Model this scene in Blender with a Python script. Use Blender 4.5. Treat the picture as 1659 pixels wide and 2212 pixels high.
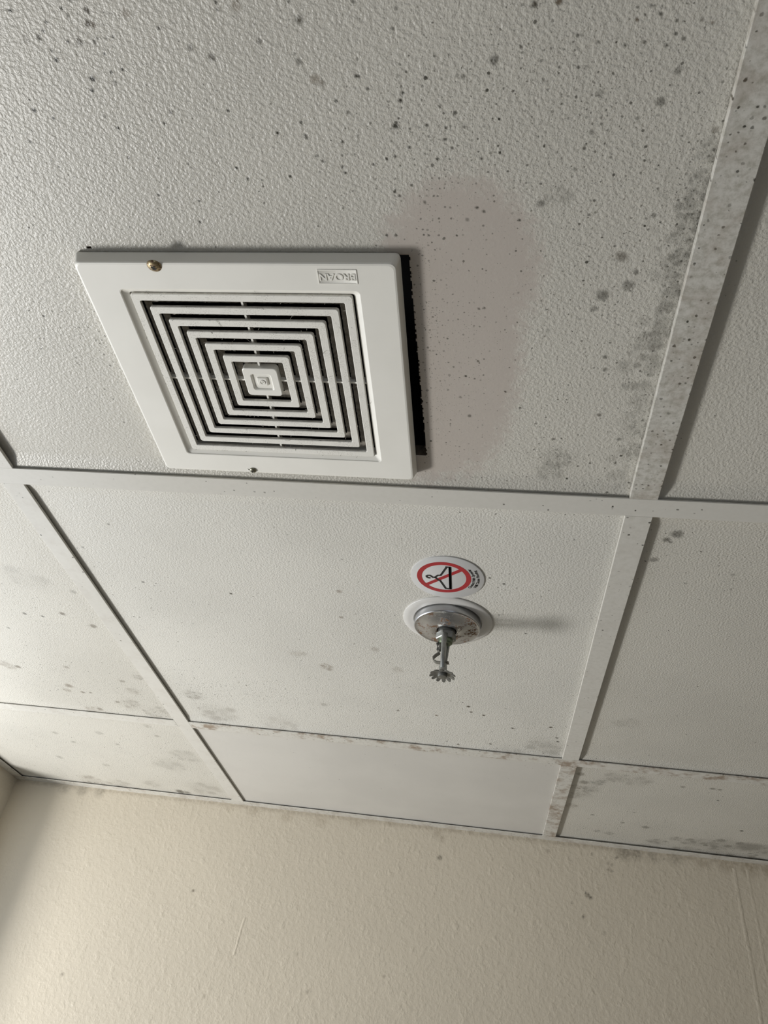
import bpy, bmesh, math, random
import numpy as np
from mathutils import Matrix, Vector, noise as mnoise

for o in list(bpy.data.objects):
    bpy.data.objects.remove(o, do_unlink=True)
SC = bpy.context.scene
COL = SC.collection
random.seed(7)
RNG = np.random.default_rng(7)

# ------------------------------------------------------------------ frame of reference
# x runs along the far wall, +y runs towards the far wall, the underside of the
# ceiling grid lies ZC above the floor.  Grid module 2 ft.
ZC = 2.40
G = 0.6096
XL, XR = -0.492, 1.80          # left and right wall faces
YF, YB = 1.008, -1.80          # far and back wall faces

# ------------------------------------------------------------------ camera
cam = bpy.data.cameras.new('camera')
camo = bpy.data.objects.new('camera', cam)
COL.objects.link(camo)
right = Vector((0.98725832, 0.08484735, 0.13461773))
down = Vector((0.05315859, 0.62152335, -0.78158998))
fwd = Vector((-0.1499839, 0.7787873, 0.60909373))
M = Matrix.Identity(4)
for i in range(3):
    M[i][0] = right[i]; M[i][1] = -down[i]; M[i][2] = -fwd[i]
M[0][3], M[1][3], M[2][3] = 0.48795893, -0.54323809, ZC - 0.44456598
camo.matrix_world = M
cam.sensor_fit = 'VERTICAL'
cam.sensor_height = 36.0
cam.lens = 36.0 * 1661.0 / 2212.0
cam.clip_start = 0.01
SC.camera = camo

# ------------------------------------------------------------------ world, daylight, exposure
world = bpy.data.worlds.new('world')
SC.world = world
world.use_nodes = True
world.node_tree.nodes['Background'].inputs[0].default_value = (0.75, 0.85, 1.0, 1)
world.node_tree.nodes['Background'].inputs[1].default_value = 0.6

WIN_Y, WIN_Z, WIN_W, WIN_H = 0.255, -0.52, 1.32, 0.98      # window in the left wall, just outside the picture

def area(name, loc, rot, sx, sy, power, color):
    l = bpy.data.lights.new(name, 'AREA')
    l.shape = 'RECTANGLE'; l.size = sx; l.size_y = sy
    l.energy = power; l.color = color
    o = bpy.data.objects.new(name, l)
    COL.objects.link(o)
    o.location = loc; o.rotation_euler = rot
    return o

# daylight entering by the window (left): soft sky over the whole opening, the sunlit ledge
# outside it throwing light up at the ceiling; an unseen fill lamp is added behind the photographer
area('window_daylight', (XL - 0.012, WIN_Y, ZC + WIN_Z), (0, -math.pi / 2, 0), WIN_H - 0.03, WIN_W - 0.03, 1.1, (0.93, 0.97, 1.0))
area('sunlit_ledge', (-1.20, 0.34, ZC - 1.02), (0, math.radians(-90 - 35), 0), 0.22, 0.40, 20.0, (1.0, 0.985, 0.96))
area('rear_fill', (0.75, YB + 0.06, 1.05), (math.pi / 2, 0, 0), 0.80, 1.90, 0.30, (1.0, 0.93, 0.82))

SC.view_settings.view_transform = 'Standard'
SC.view_settings.look = 'None'
SC.view_settings.exposure = 0.50
SC.view_settings.gamma = 1.0
SC.view_settings.use_curve_mapping = False

# ------------------------------------------------------------------ node helpers
class NT:
    def __init__(s, name):
        s.m = bpy.data.materials.new(name)
        s.m.use_nodes = True
        s.t = s.m.node_tree
        s.b = s.t.nodes['Principled BSDF']
    def n(s, typ, ins=None, **props):
        nd = s.t.nodes.new(typ)
        for k, v in props.items():
            setattr(nd, k, v)
        for k, v in (ins or {}).items():
            s.put(nd.inputs[k], v)
        return nd
    def put(s, sock, v):
        if isinstance(v, bpy.types.NodeSocket):
            s.t.links.new(v, sock)
        elif isinstance(v, tuple) and len(v) == 3 and sock.type == 'RGBA':
            sock.default_value = (*v, 1)
        else:
            sock.default_value = v
    def math(s, op, a, b=0.0, c=None, clamp=False):
        ins = {0: a, 1: b}
        if c is not None:
            ins[2] = c
        return s.n('ShaderNodeMath', ins, operation=op, use_clamp=clamp).outputs[0]
    def mix(s, f, a, b):
        nd = s.n('ShaderNodeMix', {0: f, 6: a, 7: b}, data_type='RGBA')
        return nd.outputs[2]
    def ramp(s, v, lo, hi, a=0.0, b=1.0, smooth=True):
        nd = s.n('ShaderNodeMapRange', {0: v, 1: lo, 2: hi, 3: a, 4: b})
        if smooth:
            nd.interpolation_type = 'SMOOTHSTEP'
        return nd.outputs[0]
    def attr(s, name, typ='GEOMETRY'):
        return s.n('ShaderNodeAttribute', attribute_name=name, attribute_type=typ).outputs['Fac']
    def coord(s):
        return s.n('ShaderNodeTexCoord').outputs['Object']
    def world(s):
        return s.n('ShaderNodeNewGeometry').outputs['Position']
    def noise(s, vec, scale, detail=2.0, rough=0.5):
        return s.n('ShaderNodeTexNoise', {'Vector': vec, 'Scale': scale, 'Detail': detail, 'Roughness': rough}).outputs['Fac']
    def bump(s, h, strength, dist):
        nd = s.n('ShaderNodeBump', {'Height': h, 'Strength': strength, 'Distance': dist})
        s.put(s.b.inputs['Normal'], nd.outputs[0])
        return nd
    def set(s, **k):
        for a, v in k.items():
            s.put(s.b.inputs[a.replace('_', ' ')], v)

def specks(nt, vec, dens, scale, rmax, soft):
    """procedural mould specks: one per Voronoi cell, present where a random number is below dens"""
    v = nt.n('ShaderNodeTexVoronoi', {'Vector': vec, 'Scale': scale, 'Randomness': 1.0}, voronoi_dimensions='2D')
    sep = nt.n('ShaderNodeSeparateColor', {0: v.outputs['Color']})
    on = nt.math('LESS_THAN', sep.outputs[0], dens)
    r = nt.math('MULTIPLY_ADD', nt.math('POWER', sep.outputs[1], 2.0), rmax * 0.75, rmax * 0.25)
    wob = nt.math('MULTIPLY_ADD', nt.noise(vec, scale * 3.1, 1.0), rmax * 1.2, v.outputs['Distance'])
    wob = nt.math('SUBTRACT', wob, rmax * 0.6)
    d = nt.math('SUBTRACT', r, wob)
    m = nt.ramp(d, -soft, soft)
    k = nt.math('MULTIPLY_ADD', sep.outputs[2], 0.6, 0.4)
    return nt.math('MULTIPLY', nt.math('MULTIPLY', m, on), k)

WHITE_TILE = (0.60, 0.58, 0.52)
MOULD = (0.050, 0.048, 0.036)
BROWN = (0.17, 0.115, 0.065)

def tile_material(name, base, rough, bump, scale=500.0, patch=False):
    nt = NT(name)
    P = nt.world()
    spot, brown, dens, smooth = (nt.attr(a) for a in ('spot', 'brown', 'dens', 'smooth'))
    if patch:
      edge = nt.math('MULTIPLY_ADD', nt.noise(P, 130.0, 3.0, 0.75), 1.6, nt.math('ADD', smooth, -0.8))
      smooth = nt.math('MULTIPLY', nt.ramp(edge, 0.05, 0.95), nt.math('GREATER_THAN', smooth, 0.001))
    big = nt.noise(P, 5.0, 3.0, 0.6)
    colr = nt.mix(nt.ramp(big, 0.35, 0.7), base, tuple(c * 0.93 for c in base))
    if patch:
      colr = nt.mix(nt.math('MULTIPLY', smooth, 0.8), colr, (base[0] * 0.83, base[1] * 0.765, base[2] * 0.765))
    s1 = specks(nt, P, dens, 260.0, 0.22, 0.07)
    s2 = specks(nt, P, nt.math('MULTIPLY', dens, 0.5), 120.0, 0.13, 0.04)
    s3 = specks(nt, P, nt.math('MULTIPLY', dens, 0.9), 520.0, 0.20, 0.08)
    s1 = nt.math('MAXIMUM', nt.math('MULTIPLY', s1, 0.75), nt.math('MULTIPLY', s2, 0.95))
    s1 = nt.math('MAXIMUM', s1, nt.math('MULTIPLY', s3, 0.6))
    grain = nt.ramp(nt.noise(P, 420.0, 3.0, 0.6), 0.25, 0.7, 0.85, 1.35, False)
    sp = nt.math('MULTIPLY', spot, grain, clamp=True)
    colr = nt.mix(sp, colr, nt.mix(brown, MOULD, BROWN))
    colr = nt.mix(s1, colr, nt.mix(nt.math('MULTIPLY', brown, 0.6), MOULD, BROWN))
    # embossed orange-peel vinyl
    h = nt.ramp(nt.noise(P, scale, 2.0, 0.45), 0.30, 0.70, smooth=False)
    keep = nt.math('MULTIPLY_ADD', smooth, -0.9, 1.0)
    if patch:
      h = nt.math('MULTIPLY', h, keep)
    nt.bump(h, bump, 0.0006)
    nt.set(Base_Color=colr, Roughness=rough)
    nt.b.inputs['Specular IOR Level'].default_value = 0.5
    return nt.m

def rail_material():
    nt = NT('white_rail_enamel')
    P = nt.world()
    dirt = nt.attr('["dirt"]', 'OBJECT')
    rust = nt.attr('["rust"]', 'OBJECT')
    big = nt.noise(P, 9.0, 4.0, 0.65)
    fine = nt.noise(P, 170.0, 4.0, 0.7)
    colr = nt.mix(nt.math('MULTIPLY', nt.ramp(fine, 0.35, 0.75), nt.math('MULTIPLY', dirt, 0.85)), (0.63, 0.615, 0.565), (0.36, 0.345, 0.29))
    sp = specks(nt, P, nt.math('MULTIPLY', nt.math('MULTIPLY', dirt, nt.ramp(big, 0.35, 0.65)), 0.6), 200.0, 0.25, 0.07)
    colr = nt.mix(sp, colr, MOULD)
    rm = nt.math('MULTIPLY', nt.ramp(nt.noise(P, 38.0, 5.0, 0.7), 0.46, 0.66), rust, clamp=True)
    colr = nt.mix(rm, colr, (0.24, 0.17, 0.115))
    nt.bump(fine, 0.05, 0.0003)
    nt.set(Base_Color=colr, Roughness=0.38)
    return nt.m

def plain(name, color, rough, metal=0.0, bump=None, var=0.0, varscale=30.0):
    nt = NT(name)
    c = color
    if var:
        f = nt.ramp(nt.noise(nt.coord(), varscale, 4.0, 0.6), 0.3, 0.7)
        c = nt.mix(f, tuple(v * (1 - var) for v in color), color)
    nt.set(Base_Color=c, Roughness=rough, Metallic=metal)
    if bump:
        nt.bump(nt.noise(nt.coord(), bump[0], 3.0, 0.6), bump[1], bump[2])
    return nt.m

def wall_material(name, base, extra=True):
    nt = NT(name)
    P = nt.world()
    n1 = nt.noise(P, 3.0, 3.0, 0.6)
    colr = nt.mix(nt.ramp(n1, 0.3, 0.7), base, tuple(c * 0.95 for c in base))
    if extra:
        spot, brown = nt.attr('spot'), nt.attr('brown')
        g = nt.ramp(nt.noise(P, 160.0, 3.0, 0.6), 0.3, 0.6, 0.3, 1.2, False)
        colr = nt.mix(nt.math('MULTIPLY', spot, g, clamp=True), colr, nt.mix(brown, (0.11, 0.095, 0.07), (0.27, 0.20, 0.12)))
    a = nt.ramp(nt.noise(P, 170.0, 2.0, 0.5), 0.35, 0.70)
    b = nt.ramp(nt.noise(P, 70.0, 3.0, 0.55), 0.48, 0.78)
    h = nt.math('MULTIPLY_ADD', b, 0.9, nt.math('MULTIPLY', a, 0.55))
    nt.bump(h, 0.29, 0.0014)
    nt.set(Base_Color=colr, Roughness=0.42)
    return nt.m

MAT = {}
MAT['tile'] = tile_material('embossed_vinyl_tile', WHITE_TILE, 0.42, 0.52)
MAT['tile_patched'] = tile_material('embossed_vinyl_tile_skimmed', WHITE_TILE, 0.42, 0.52, patch=True)
MAT['tile_plain'] = plain('vinyl_tile_plain', WHITE_TILE, 0.45)
MAT['tile_light'] = tile_material('embossed_vinyl_tile_paler', (0.67, 0.655, 0.60), 0.45, 0.50)  # paler base colour for the middle tile
MAT['tile_smooth'] = tile_material('smooth_vinyl_tile', (0.60, 0.583, 0.54), 0.45, 0.12, 150.0)
MAT['core'] = plain('gypsum_core', (0.10, 0.075, 0.05), 0.95, bump=(400, .6, .001), var=.5, varscale=300)
MAT['rail'] = rail_material()
MAT['wall'] = wall_material('beige_wall_paint', (0.64, 0.575, 0.46))
MAT['wall_plain'] = wall_material('beige_wall_paint_plain', (0.64, 0.59, 0.50), False)
MAT['wall_dark'] = plain('brown_wall_paint', (0.33, 0.29, 0.23), 0.5, bump=(120, .2, .001))
MAT['floor'] = plain('floor_vinyl', (0.48, 0.44, 0.38), 0.5, var=.2)
MAT['dark'] = plain('plenum_dark', (0.02, 0.02, 0.02), 0.9, var=.3)
MAT['frame'] = plain('window_frame_white', (0.7, 0.7, 0.68), 0.4, var=.05)

# ------------------------------------------------------------------ mesh helpers
def link(name, me, mat, parent=None, loc=(0, 0, 0), smooth=False):
    o = bpy.data.objects.new(name, me)
    COL.objects.link(o)
    for m in (mat if isinstance(mat, (list, tuple)) else [mat]):
        if m is not None:
            me.materials.append(m)
    o.location = loc
    if parent is not None:
        o.parent = parent
    if smooth:
        me.polygons.foreach_set('use_smooth', [True] * len(me.polygons))
    return o

def from_bm(name, bm, mat, parent=None, loc=(0, 0, 0), smooth=False, angle=None):
    bmesh.ops.recalc_face_normals(bm, faces=bm.faces[:])
    me = bpy.data.meshes.new(name)
    bm.to_mesh(me); bm.free()
    o = link(name, me, mat, parent, loc, smooth)
    if angle is not None:
        me.polygons.foreach_set('use_smooth', [True] * len(me.polygons))
        me.set_sharp_from_angle(angle=math.radians(angle))
    return o

def box(bm, x0, x1, y0, y1, z0, z1, bev=0.0):
    vs = [bm.verts.new((x, y, z)) for z in (z0, z1) for y in (y0, y1) for x in (x0, x1)]
    fs = [(0, 2, 3, 1), (4, 5, 7, 6), (0, 1, 5, 4), (2, 6, 7, 3), (0, 4, 6, 2), (1, 3, 7, 5)]
    faces = [bm.faces.new([vs[i] for i in f]) for f in fs]
    if bev:
        es = list({e for f in faces for e in f.edges})
        bmesh.ops.bevel(bm, geom=es, offset=bev, segments=2, affect='EDGES', profile=0.5)

def rrect(hx, hy, r, z, n=5, cx=0.0, cy=0.0):
    """rounded rectangle loop, counter-clockwise"""
    pts = []
    r = max(min(r, hx, hy), 1e-5)
    for qx, qy, a0 in ((1, 1, 0), (-1, 1, 90), (-1, -1, 180), (1, -1, 270)):
        for i in range(n + 1):
            a = math.radians(a0 + 90.0 * i / n)
            pts.append((cx + qx * (hx - r) + r * math.cos(a), cy + qy * (hy - r) + r * math.sin(a), z))
    return pts

def circ(r, z, n=48, cx=0.0, cy=0.0):
    return [(cx + r * math.cos(2 * math.pi * i / n), cy + r * math.sin(2 * math.pi * i / n), z) for i in range(n)]

def loft(bm, loops, closed=False, cap0=False, cap1=False):
    rings = [[bm.verts.new(p) for p in L] for L in loops]
    n = len(rings[0])
    pairs = list(zip(rings[:-1], rings[1:]))
    if closed:
        pairs.append((rings[-1], rings[0]))
    for a, b in pairs:
        for i in range(n):
            bm.faces.new((a[i], a[(i + 1) % n], b[(i + 1) % n], b[i]))
    if cap0:
        bm.faces.new(rings[0][::-1])
    if cap1:
        bm.faces.new(rings[-1])

def tube(bm, pts, radii, n=8, caps=True, flat=1.0, up=None):
    """swept tube through pts; flat squashes the second axis"""
    pts = [Vector(p) for p in pts]
    loops = []
    ref = Vector(up) if up else Vector((0.31, 0.17, 0.93))
    for i, p in enumerate(pts):
        t = (pts[min(i + 1, len(pts) - 1)] - pts[max(i - 1, 0)]).normalized()
        a = t.cross(ref)
        a = a.normalized() if a.length > 1e-6 else Vector((1, 0, 0))
        b = t.cross(a).normalized()
        r = radii[i] if isinstance(radii, (list, tuple)) else radii
        loops.append([p + a * r * math.cos(2 * math.pi * k / n) + b * r * flat * math.sin(2 * math.pi * k / n) for k in range(n)])
    loft(bm, loops, cap0=caps, cap1=caps)

def stroke(bm, pts, w, z0, z1, close=False):
    """flat ribbon polyline of width w with mitred joints, from z0 to z1"""
    n = len(pts)
    P = [Vector((p[0], p[1])) for p in pts]
    L, Rr = [], []
    for i in range(n):
        a = P[(i - 1) % n] if (i > 0 or close) else None
        b = P[(i + 1) % n] if (i < n - 1 or close) else None
        d1 = (P[i] - a).normalized() if a is not None else (b - P[i]).normalized()
        d2 = (b - P[i]).normalized() if b is not None else d1
        n1 = Vector((-d1.y, d1.x)); n2 = Vector((-d2.y, d2.x))
        m = (n1 + n2)
        m = m.normalized() if m.length > 1e-6 else n1
        k = min(1.0 / max(m.dot(n1), 0.35), 2.2)
        L.append(P[i] + m * (w / 2 * k)); Rr.append(P[i] - m * (w / 2 * k))
    rows = [[bm.verts.new((q.x, q.y, z)) for q in S] for z in (z0, z1) for S in (L, Rr)]
    l0, r0, l1, r1 = rows
    for i in range(n if close else n - 1):
        j = (i + 1) % n
        for A, B in ((l0, r0), (r0, r1), (r1, l1), (l1, l0)):
            bm.faces.new((A[i], A[j], B[j], B[i]))
    if not close:
        bm.faces.new((l0[0], r0[0], r1[0], l1[0])); bm.faces.new((l0[-1], l1[-1], r1[-1], r0[-1]))

def text_mesh(body, size, extrude, bold=0.0, spacing=1.0, align_y='CENTER'):
    cu = bpy.data.curves.new('lettering', 'FONT')
    cu.body = body; cu.size = size; cu.extrude = extrude; cu.offset = bold
    cu.align_x = 'CENTER'; cu.align_y = align_y; cu.resolution_u = 4
    cu.space_character = spacing
    o = bpy.data.objects.new('lettering', cu)
    COL.objects.link(o)
    dg = bpy.context.evaluated_depsgraph_get()
    me = bpy.data.meshes.new_from_object(o.evaluated_get(dg))
    bpy.data.objects.remove(o); bpy.data.curves.remove(cu)
    return me

def empty(name, loc, label=None, cat=None, kind=None):
    o = bpy.data.objects.new(name, None)
    o.empty_display_size = 0.05
    COL.objects.link(o)
    o.location = loc
    tag(o, label, cat, kind)
    return o

def tag(o, label=None, cat=None, kind=None):
    if label: o['label'] = label
    if cat: o['category'] = cat
    if kind: o['kind'] = kind
    return o

def structure(o, label=None, cat=None):
    return tag(o, label, cat, 'structure')

# ------------------------------------------------------------------ stain map (millimetres on the ceiling: x, y, radius, strength, brownness)
SPOTS = [(248.3,-399.1,1.64,0.8,0.2),(246.2,-392.7,1.8,0.8,0.3),(249.2,-392,1.66,0.65,0.5),(213.8,-386.8,1.57,0.8,0.1),(237.4,-383.8,1.97,0.6,0.2),
(230.4,-384.1,0.85,0.9,0),(236,-396.9,0.97,0.7,0),(246.4,-383.3,1.12,0.6,0),(249,-385.2,0.84,0.6,0),(219.1,-374.8,1.3,0.9,0),
(237.2,-363.8,1.6,0.95,0),(234.4,-357.6,1.18,0.9,0),(250.3,-361.4,1.45,0.4,0),(191.9,-347,1.39,0.95,0),(202.4,-341.9,0.77,1,0),(179.9,-328,0.8,0.9,0),
(236.5,-342.2,1.06,0.5,0),(242.5,-335.1,0.76,1,0),(257.6,-368.5,0.57,0.9,0),(270.3,-396.9,2.43,0.35,0.8),(333.7,-397.7,2.57,0.35,0.8),
(302.2,-378.6,1.77,0.6,0.1),(313.3,-373.2,2.04,0.6,0.1),(342.7,-380.3,1.45,0.5,0),(367,-389.8,1.15,0.9,0.2),(367,-389.8,2.29,0.45,0),
(363.3,-369.2,1.85,0.5,0),(371.1,-359.8,2.95,0.4,0.8),(374.8,-357.6,1.48,0.5,0.5),(343.1,-329.9,0.86,1,0),(315.7,-343.7,0.57,0.9,0),
(273.4,-337.3,0.74,0.95,0),(279.4,-343.5,0.59,0.9,0),(312.2,-308.9,0.76,0.95,0),(317.8,-301.6,0.76,0.9,0),(365.1,-315.6,0.87,0.8,0),
(368.4,-312.5,0.73,0.8,0),(382.2,-323.8,0.85,0.8,0),(381.5,-304.7,0.73,0.9,0),(380.2,-308.4,0.73,0.8,0),(399.9,-309.7,0.72,0.8,0),
(381.5,-347.6,0.68,0.8,0),(358.9,-335.8,0.7,0.8,0),(360.1,-328.3,0.71,0.8,0),(360.2,-326.9,0.71,0.8,0),(387.7,-340.9,0.68,0.8,0),
(281.1,-286.8,0.96,0.9,0),(277.5,-271.8,0.82,0.9,0),(254.4,-291.2,0.64,0.9,0),(345.9,-302.9,0.75,0.9,0),(394.8,-360.7,0.66,0.8,0),
(396.3,-360.5,0.66,0.8,0),(400.7,-353.6,0.66,0.8,0),(322.8,-396.3,0.78,0.7,0),(322.9,-400,0.52,0.8,0),(286.7,-388.9,0.68,0.8,0),
(397.5,-397.1,0.86,0.7,0),(362.9,-398.7,0.63,0.7,0),(203,-400.9,1.12,0.8,0),(233.7,-400.6,0.69,0.8,0),(221.7,-394.4,0.7,0.8,0),
(218,-390.2,0.99,0.8,0),(218.5,-379.8,0.72,0.8,0),(250.1,-376.9,0.57,0.8,0),(241,-404.5,0.68,0.7,0),(159.3,-305,0.67,0.7,0),
(205.5,-385.9,2.01,0.25,0.2),(491.3,-392.2,1.62,0.8,0.1),(503.3,-392.8,1.6,0.85,0.5),(471.5,-366.6,2.34,0.6,0),(562.3,-342.5,2.54,0.55,0),
(568.1,-358.3,1.98,0.5,0),(415.1,-332.6,1.23,1,0),(415.1,-332.6,2.04,0.6,0),(418.9,-346.8,1.06,0.95,0),(502.5,-283.4,2.52,0.5,0),
(520.7,-305,1.2,0.45,0),(456.9,-272.7,1.17,0.5,0),(556,-246.2,3.74,0.5,0.3),(563.8,-224.5,3.86,0.5,0),(548.4,-216.5,4.24,0.55,0),
(567,-234.7,1.89,0.5,0),(544.1,-205.4,2.32,0.45,0),(414.4,-289.2,0.88,0.8,0),(411.7,-292,0.73,0.9,0),(449.9,-339.2,1.18,0.8,0),
(439.2,-312.6,0.83,0.8,0),(524.5,-317.6,0.78,0.8,0),(476.2,-315.8,0.81,0.8,0),(422.4,-319.9,0.83,0.8,0),(570.9,-275,1.63,0.5,0),
(454.7,-358.6,1.39,0.5,0),(594.3,-326.5,1.95,0.45,0.3),(594.2,-322,1.72,0.3,0),(606.6,-330.7,0.84,0.8,0),(520.1,-361.3,1.2,0.3,0),
(419.9,-393.4,1.09,0.5,0),(417.3,-384,0.87,0.6,0),(419,-360.2,1.17,0.35,0),(512.1,-288.3,5.52,0.2,0),(527.4,-326.6,1.53,0.4,0),
(538.9,-371.4,0.81,0.7,0),(548.6,-372.7,0.81,0.7,0),(559.9,-370.7,0.8,0.7,0),(514.2,-377.2,0.82,0.7,0),(525.2,-373.5,0.82,0.6,0),
(563.4,-376,0.68,0.7,0),(567.8,-373.7,0.68,0.6,0),(580.3,-380.6,0.77,0.7,0.5),(575,-381.9,1,0.5,0.2),(562.7,-382.1,0.67,0.7,0),
(554.2,-385.6,0.56,0.7,0),(543.1,-383.3,0.68,0.8,0.6),(549.1,-389.3,0.67,0.6,0),(529.7,-348,1.96,0.3,0),(498.1,-355.5,1.23,0.4,0),
(485.3,-372.7,0.6,0.6,0),(420.7,-351,0.66,0.8,0),(441.5,-343.2,0.79,0.8,0),(433.7,-332.6,0.81,0.8,0),(444.5,-331,0.8,0.8,0),(443.6,-324.3,0.81,0.8,0),
(455.2,-331.2,0.8,0.7,0),(448,-319,0.82,0.7,0),(465.4,-312.4,0.68,0.7,0),(408.3,-313.1,0.71,0.9,0),(413.6,-314.4,0.7,0.9,0),(422.6,-296,0.86,0.7,0),
(430.3,-284.7,0.73,0.7,0),(463,-281,0.72,0.8,0),(467.3,-278.3,0.58,0.8,0),(489.9,-272.2,0.57,0.8,0),(404,-261.7,0.77,0.9,0),(410.2,-261.7,0.77,0.9,0),
(532.2,-275.6,0.83,0.6,0),(557.1,-163,1.73,0.6,0),(558.7,-151.3,1.76,0.55,0),(571.6,-153,1.2,0.45,0),(560.3,-104.8,1.76,0.65,0.1),
(579.5,-78.1,1.56,0.6,0),(580.6,-49.4,1.37,0.55,0),(531.9,-51.1,8.89,0.32,0),(528.1,-35.1,7.78,0.2,0),(527.3,-75.1,1.48,0.6,0),
(576.6,-135.3,3.56,0.22,0),(560.1,-48.1,0.88,0.9,0),(543.1,-27.1,0.78,0.9,0),(486.6,-126.3,0.83,0.9,0.1),(464.9,-156.5,0.8,0.8,0.1),
(455.7,-141.3,0.82,0.9,0),(458.7,-98.8,1.49,0.6,0),(451.4,-119.1,1.21,0.5,0),(498.7,-109.5,0.72,0.9,0),(514.1,-186.3,1.5,0.3,0),
(468.7,-204.8,0.86,0.6,0),(465,-204.1,0.75,0.7,0),(578.5,-14.2,0.65,0.9,0),(595.5,-25.8,0.76,0.8,0),(594.8,-314.1,5.49,0.28,0),
(595.4,-294.8,6.72,0.33,0),(593.4,-280.2,7.43,0.38,0),(593.4,-261.6,7.13,0.36,0),(593.3,-241.8,7.37,0.4,0),(596.1,-217.1,7.07,0.36,0),
(597,-194.3,7.32,0.3,0),(594.7,-90,7.79,0.3,0),(593.8,-62.9,8.07,0.3,0),(593.8,-115.3,6.16,0.2,0),(313.6,179.7,3.18,0.45,0.9),
(235.1,339.4,6.19,0.22,0.9),(244.7,337.8,4.32,0.2,0.9),(270.8,369.2,6.27,0.4,0.9),(274.2,376.5,3.78,0.4,0.8),(308.8,236.8,2.79,0.4,0.7),
(367.3,361,5.45,0.2,0.9),(341.8,309.4,4.1,0.25,0.9),(495.3,142.4,1.44,0.9,0),(523.6,242.1,1.56,0.7,0),(181.7,201.3,1.7,0.9,0),(76.3,189.5,1.74,0.7,0),
(76,77.7,1.58,0.5,0),(27,124.7,1.68,0.5,0),(480.2,132.8,1.43,0.8,0),(458.3,453,2.53,0.9,0.2),(462.1,470.3,1.92,0.9,0.2),(479.5,477.2,1.92,0.9,0.3),
(572.7,496.7,2.53,0.9,0.2),(413.1,492,1.97,0.8,0.8),(520.5,512.2,1.94,0.8,0),(358.3,488.3,2,0.8,0.2),(491.4,577.3,2.05,0.8,0),
(443,589.5,2.09,0.7,0.3),(249.5,491.2,4.13,0.25,0.3),(69.5,559.7,22.6,0.22,0.4),(48.6,501.3,10.95,0.3,0.3),(571.8,565.7,19.92,0.22,0.2),
(519.9,606.3,17.31,0.2,0.2),(162.9,576.9,22.31,0.15,0.5),(584,531.6,1.94,0.8,0),(586.5,544.6,1.96,0.8,0),(-66.5,279.7,3.89,0.6,0.5),
(-34.3,306.9,4.59,0.55,0.5),(-156.4,506.9,6.18,0.5,0.7),(-166.7,525.1,4.7,0.4,0.7),(-141.5,526.7,3.11,0.6,0.4),(-127.9,525.6,2.33,0.6,0.3),
(-216.4,454.6,4.56,0.6,0.5),(-229.8,454,6.86,0.35,0.7),(-131.3,441,3.68,0.4,0.5),(-55.4,471.9,4.42,0.4,0.4),(-48.9,505,7.5,0.3,0.5),
(-72.4,559.4,14.04,0.28,0.4),(-93,551.8,3.9,0.5,0.4),(-137,587.2,4.83,0.5,0.6),(-147.1,598.3,11.38,0.25,0.9),(-23.2,453.7,5.77,0.3,0.3),
(-123.4,287.7,2.66,0.6,0.1),(-35.7,577.6,15.63,0.25,0.3),(-99.3,291.3,1.98,0.8,0),(-169.3,331.9,2.08,0.6,0),(-26.3,222.5,3.07,0.3,0),
(-79.7,198.1,18.42,0.12,0.2),(-235.7,447.6,7.6,0.3,0.7),(-73.9,642.8,4.92,0.3,0.4),(-70.9,683.1,4.19,0.35,0.2),(-182.1,695.9,5.19,0.3,0.1),
(-165.7,743.8,3.54,0.4,0.1),(-324.4,848.4,4.82,0.3,0.1),(-235.4,864.9,4.77,0.3,0.2),(-119.6,977.7,8.85,0.7,0.2),(-105.2,978.7,6.87,0.5,0.2),
(-308.4,973.2,18.33,0.35,0.5),(-250.1,980,20.2,0.25,0.3),(-90.7,824.5,22.68,0.18,0.1),(-46.2,766.9,17.44,0.15,0.1),(-60.1,940.2,23.88,0.2,0.4),
(-275.2,718.3,4.47,0.25,0.1),(-168.7,947.1,13.71,0.2,0.3),(-255.7,755.8,3.63,0.3,0),(649.1,42.4,5.28,0.6,0),(641.5,51.8,3.3,0.6,0),
(636.3,84.6,3.85,0.5,0),(645.4,55,1.24,0.9,0),(628.7,87.8,1.29,0.9,0),(675,462,9.56,0.12,0),(662.1,468,7.23,0.12,0),(839.3,487.5,1.16,0.7,0),
(712.6,102.1,2.12,0.4,0),(675.8,67.4,0.83,0.8,0),(672.7,121.6,1.32,0.6,0),(717.6,127,0.87,0.8,0),(641.4,700.3,7.15,0.5,0.3),(631.8,666,6.3,0.5,0.4),
(654.1,728.7,10.16,0.35,0.1),(661.1,698.5,7.1,0.4,0),(666.9,688.4,5.64,0.3,0),(632.8,769.2,7.48,0.4,0.5),(631.7,816.9,7.71,0.35,0.6),
(642.5,754.7,11.84,0.25,0.3),(631.8,724.7,7.28,0.4,0.5),(684.9,666.6,13.83,0.25,0.2),(719.9,670.3,13.74,0.2,0.3),(672.9,852.4,3.12,0.5,0),
(768.1,888,6.24,0.5,0.1),(713,945.1,5.72,0.4,0),(691.8,939.2,4.9,0.4,0),(727.1,876.8,3.13,0.5,0),(917.4,852,2.95,0.9,0),(847.5,718.8,2.06,0.7,0),
(827.8,933.8,7.91,0.35,0.1),(801.2,961.9,11.32,0.3,0.1),(861.4,943.1,15.79,0.35,0.1),(907.5,938.5,23.39,0.4,0.1),(952.8,934,23.1,0.45,0.1),
(980.8,951.4,19.33,0.4,0.1),(906.1,998.9,24.24,0.35,0.4),(857.2,998.4,20.41,0.3,0.4),(956.7,1007.7,24.11,0.4,0.4),(791.9,1001.6,14.92,0.2,0.4),
(737,817.2,2.26,0.5,0),(786.1,676.7,3.39,0.5,0.2),(828.8,671.6,4.01,0.5,0.2),(839.1,672.5,3.34,0.5,0.2),]
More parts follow.
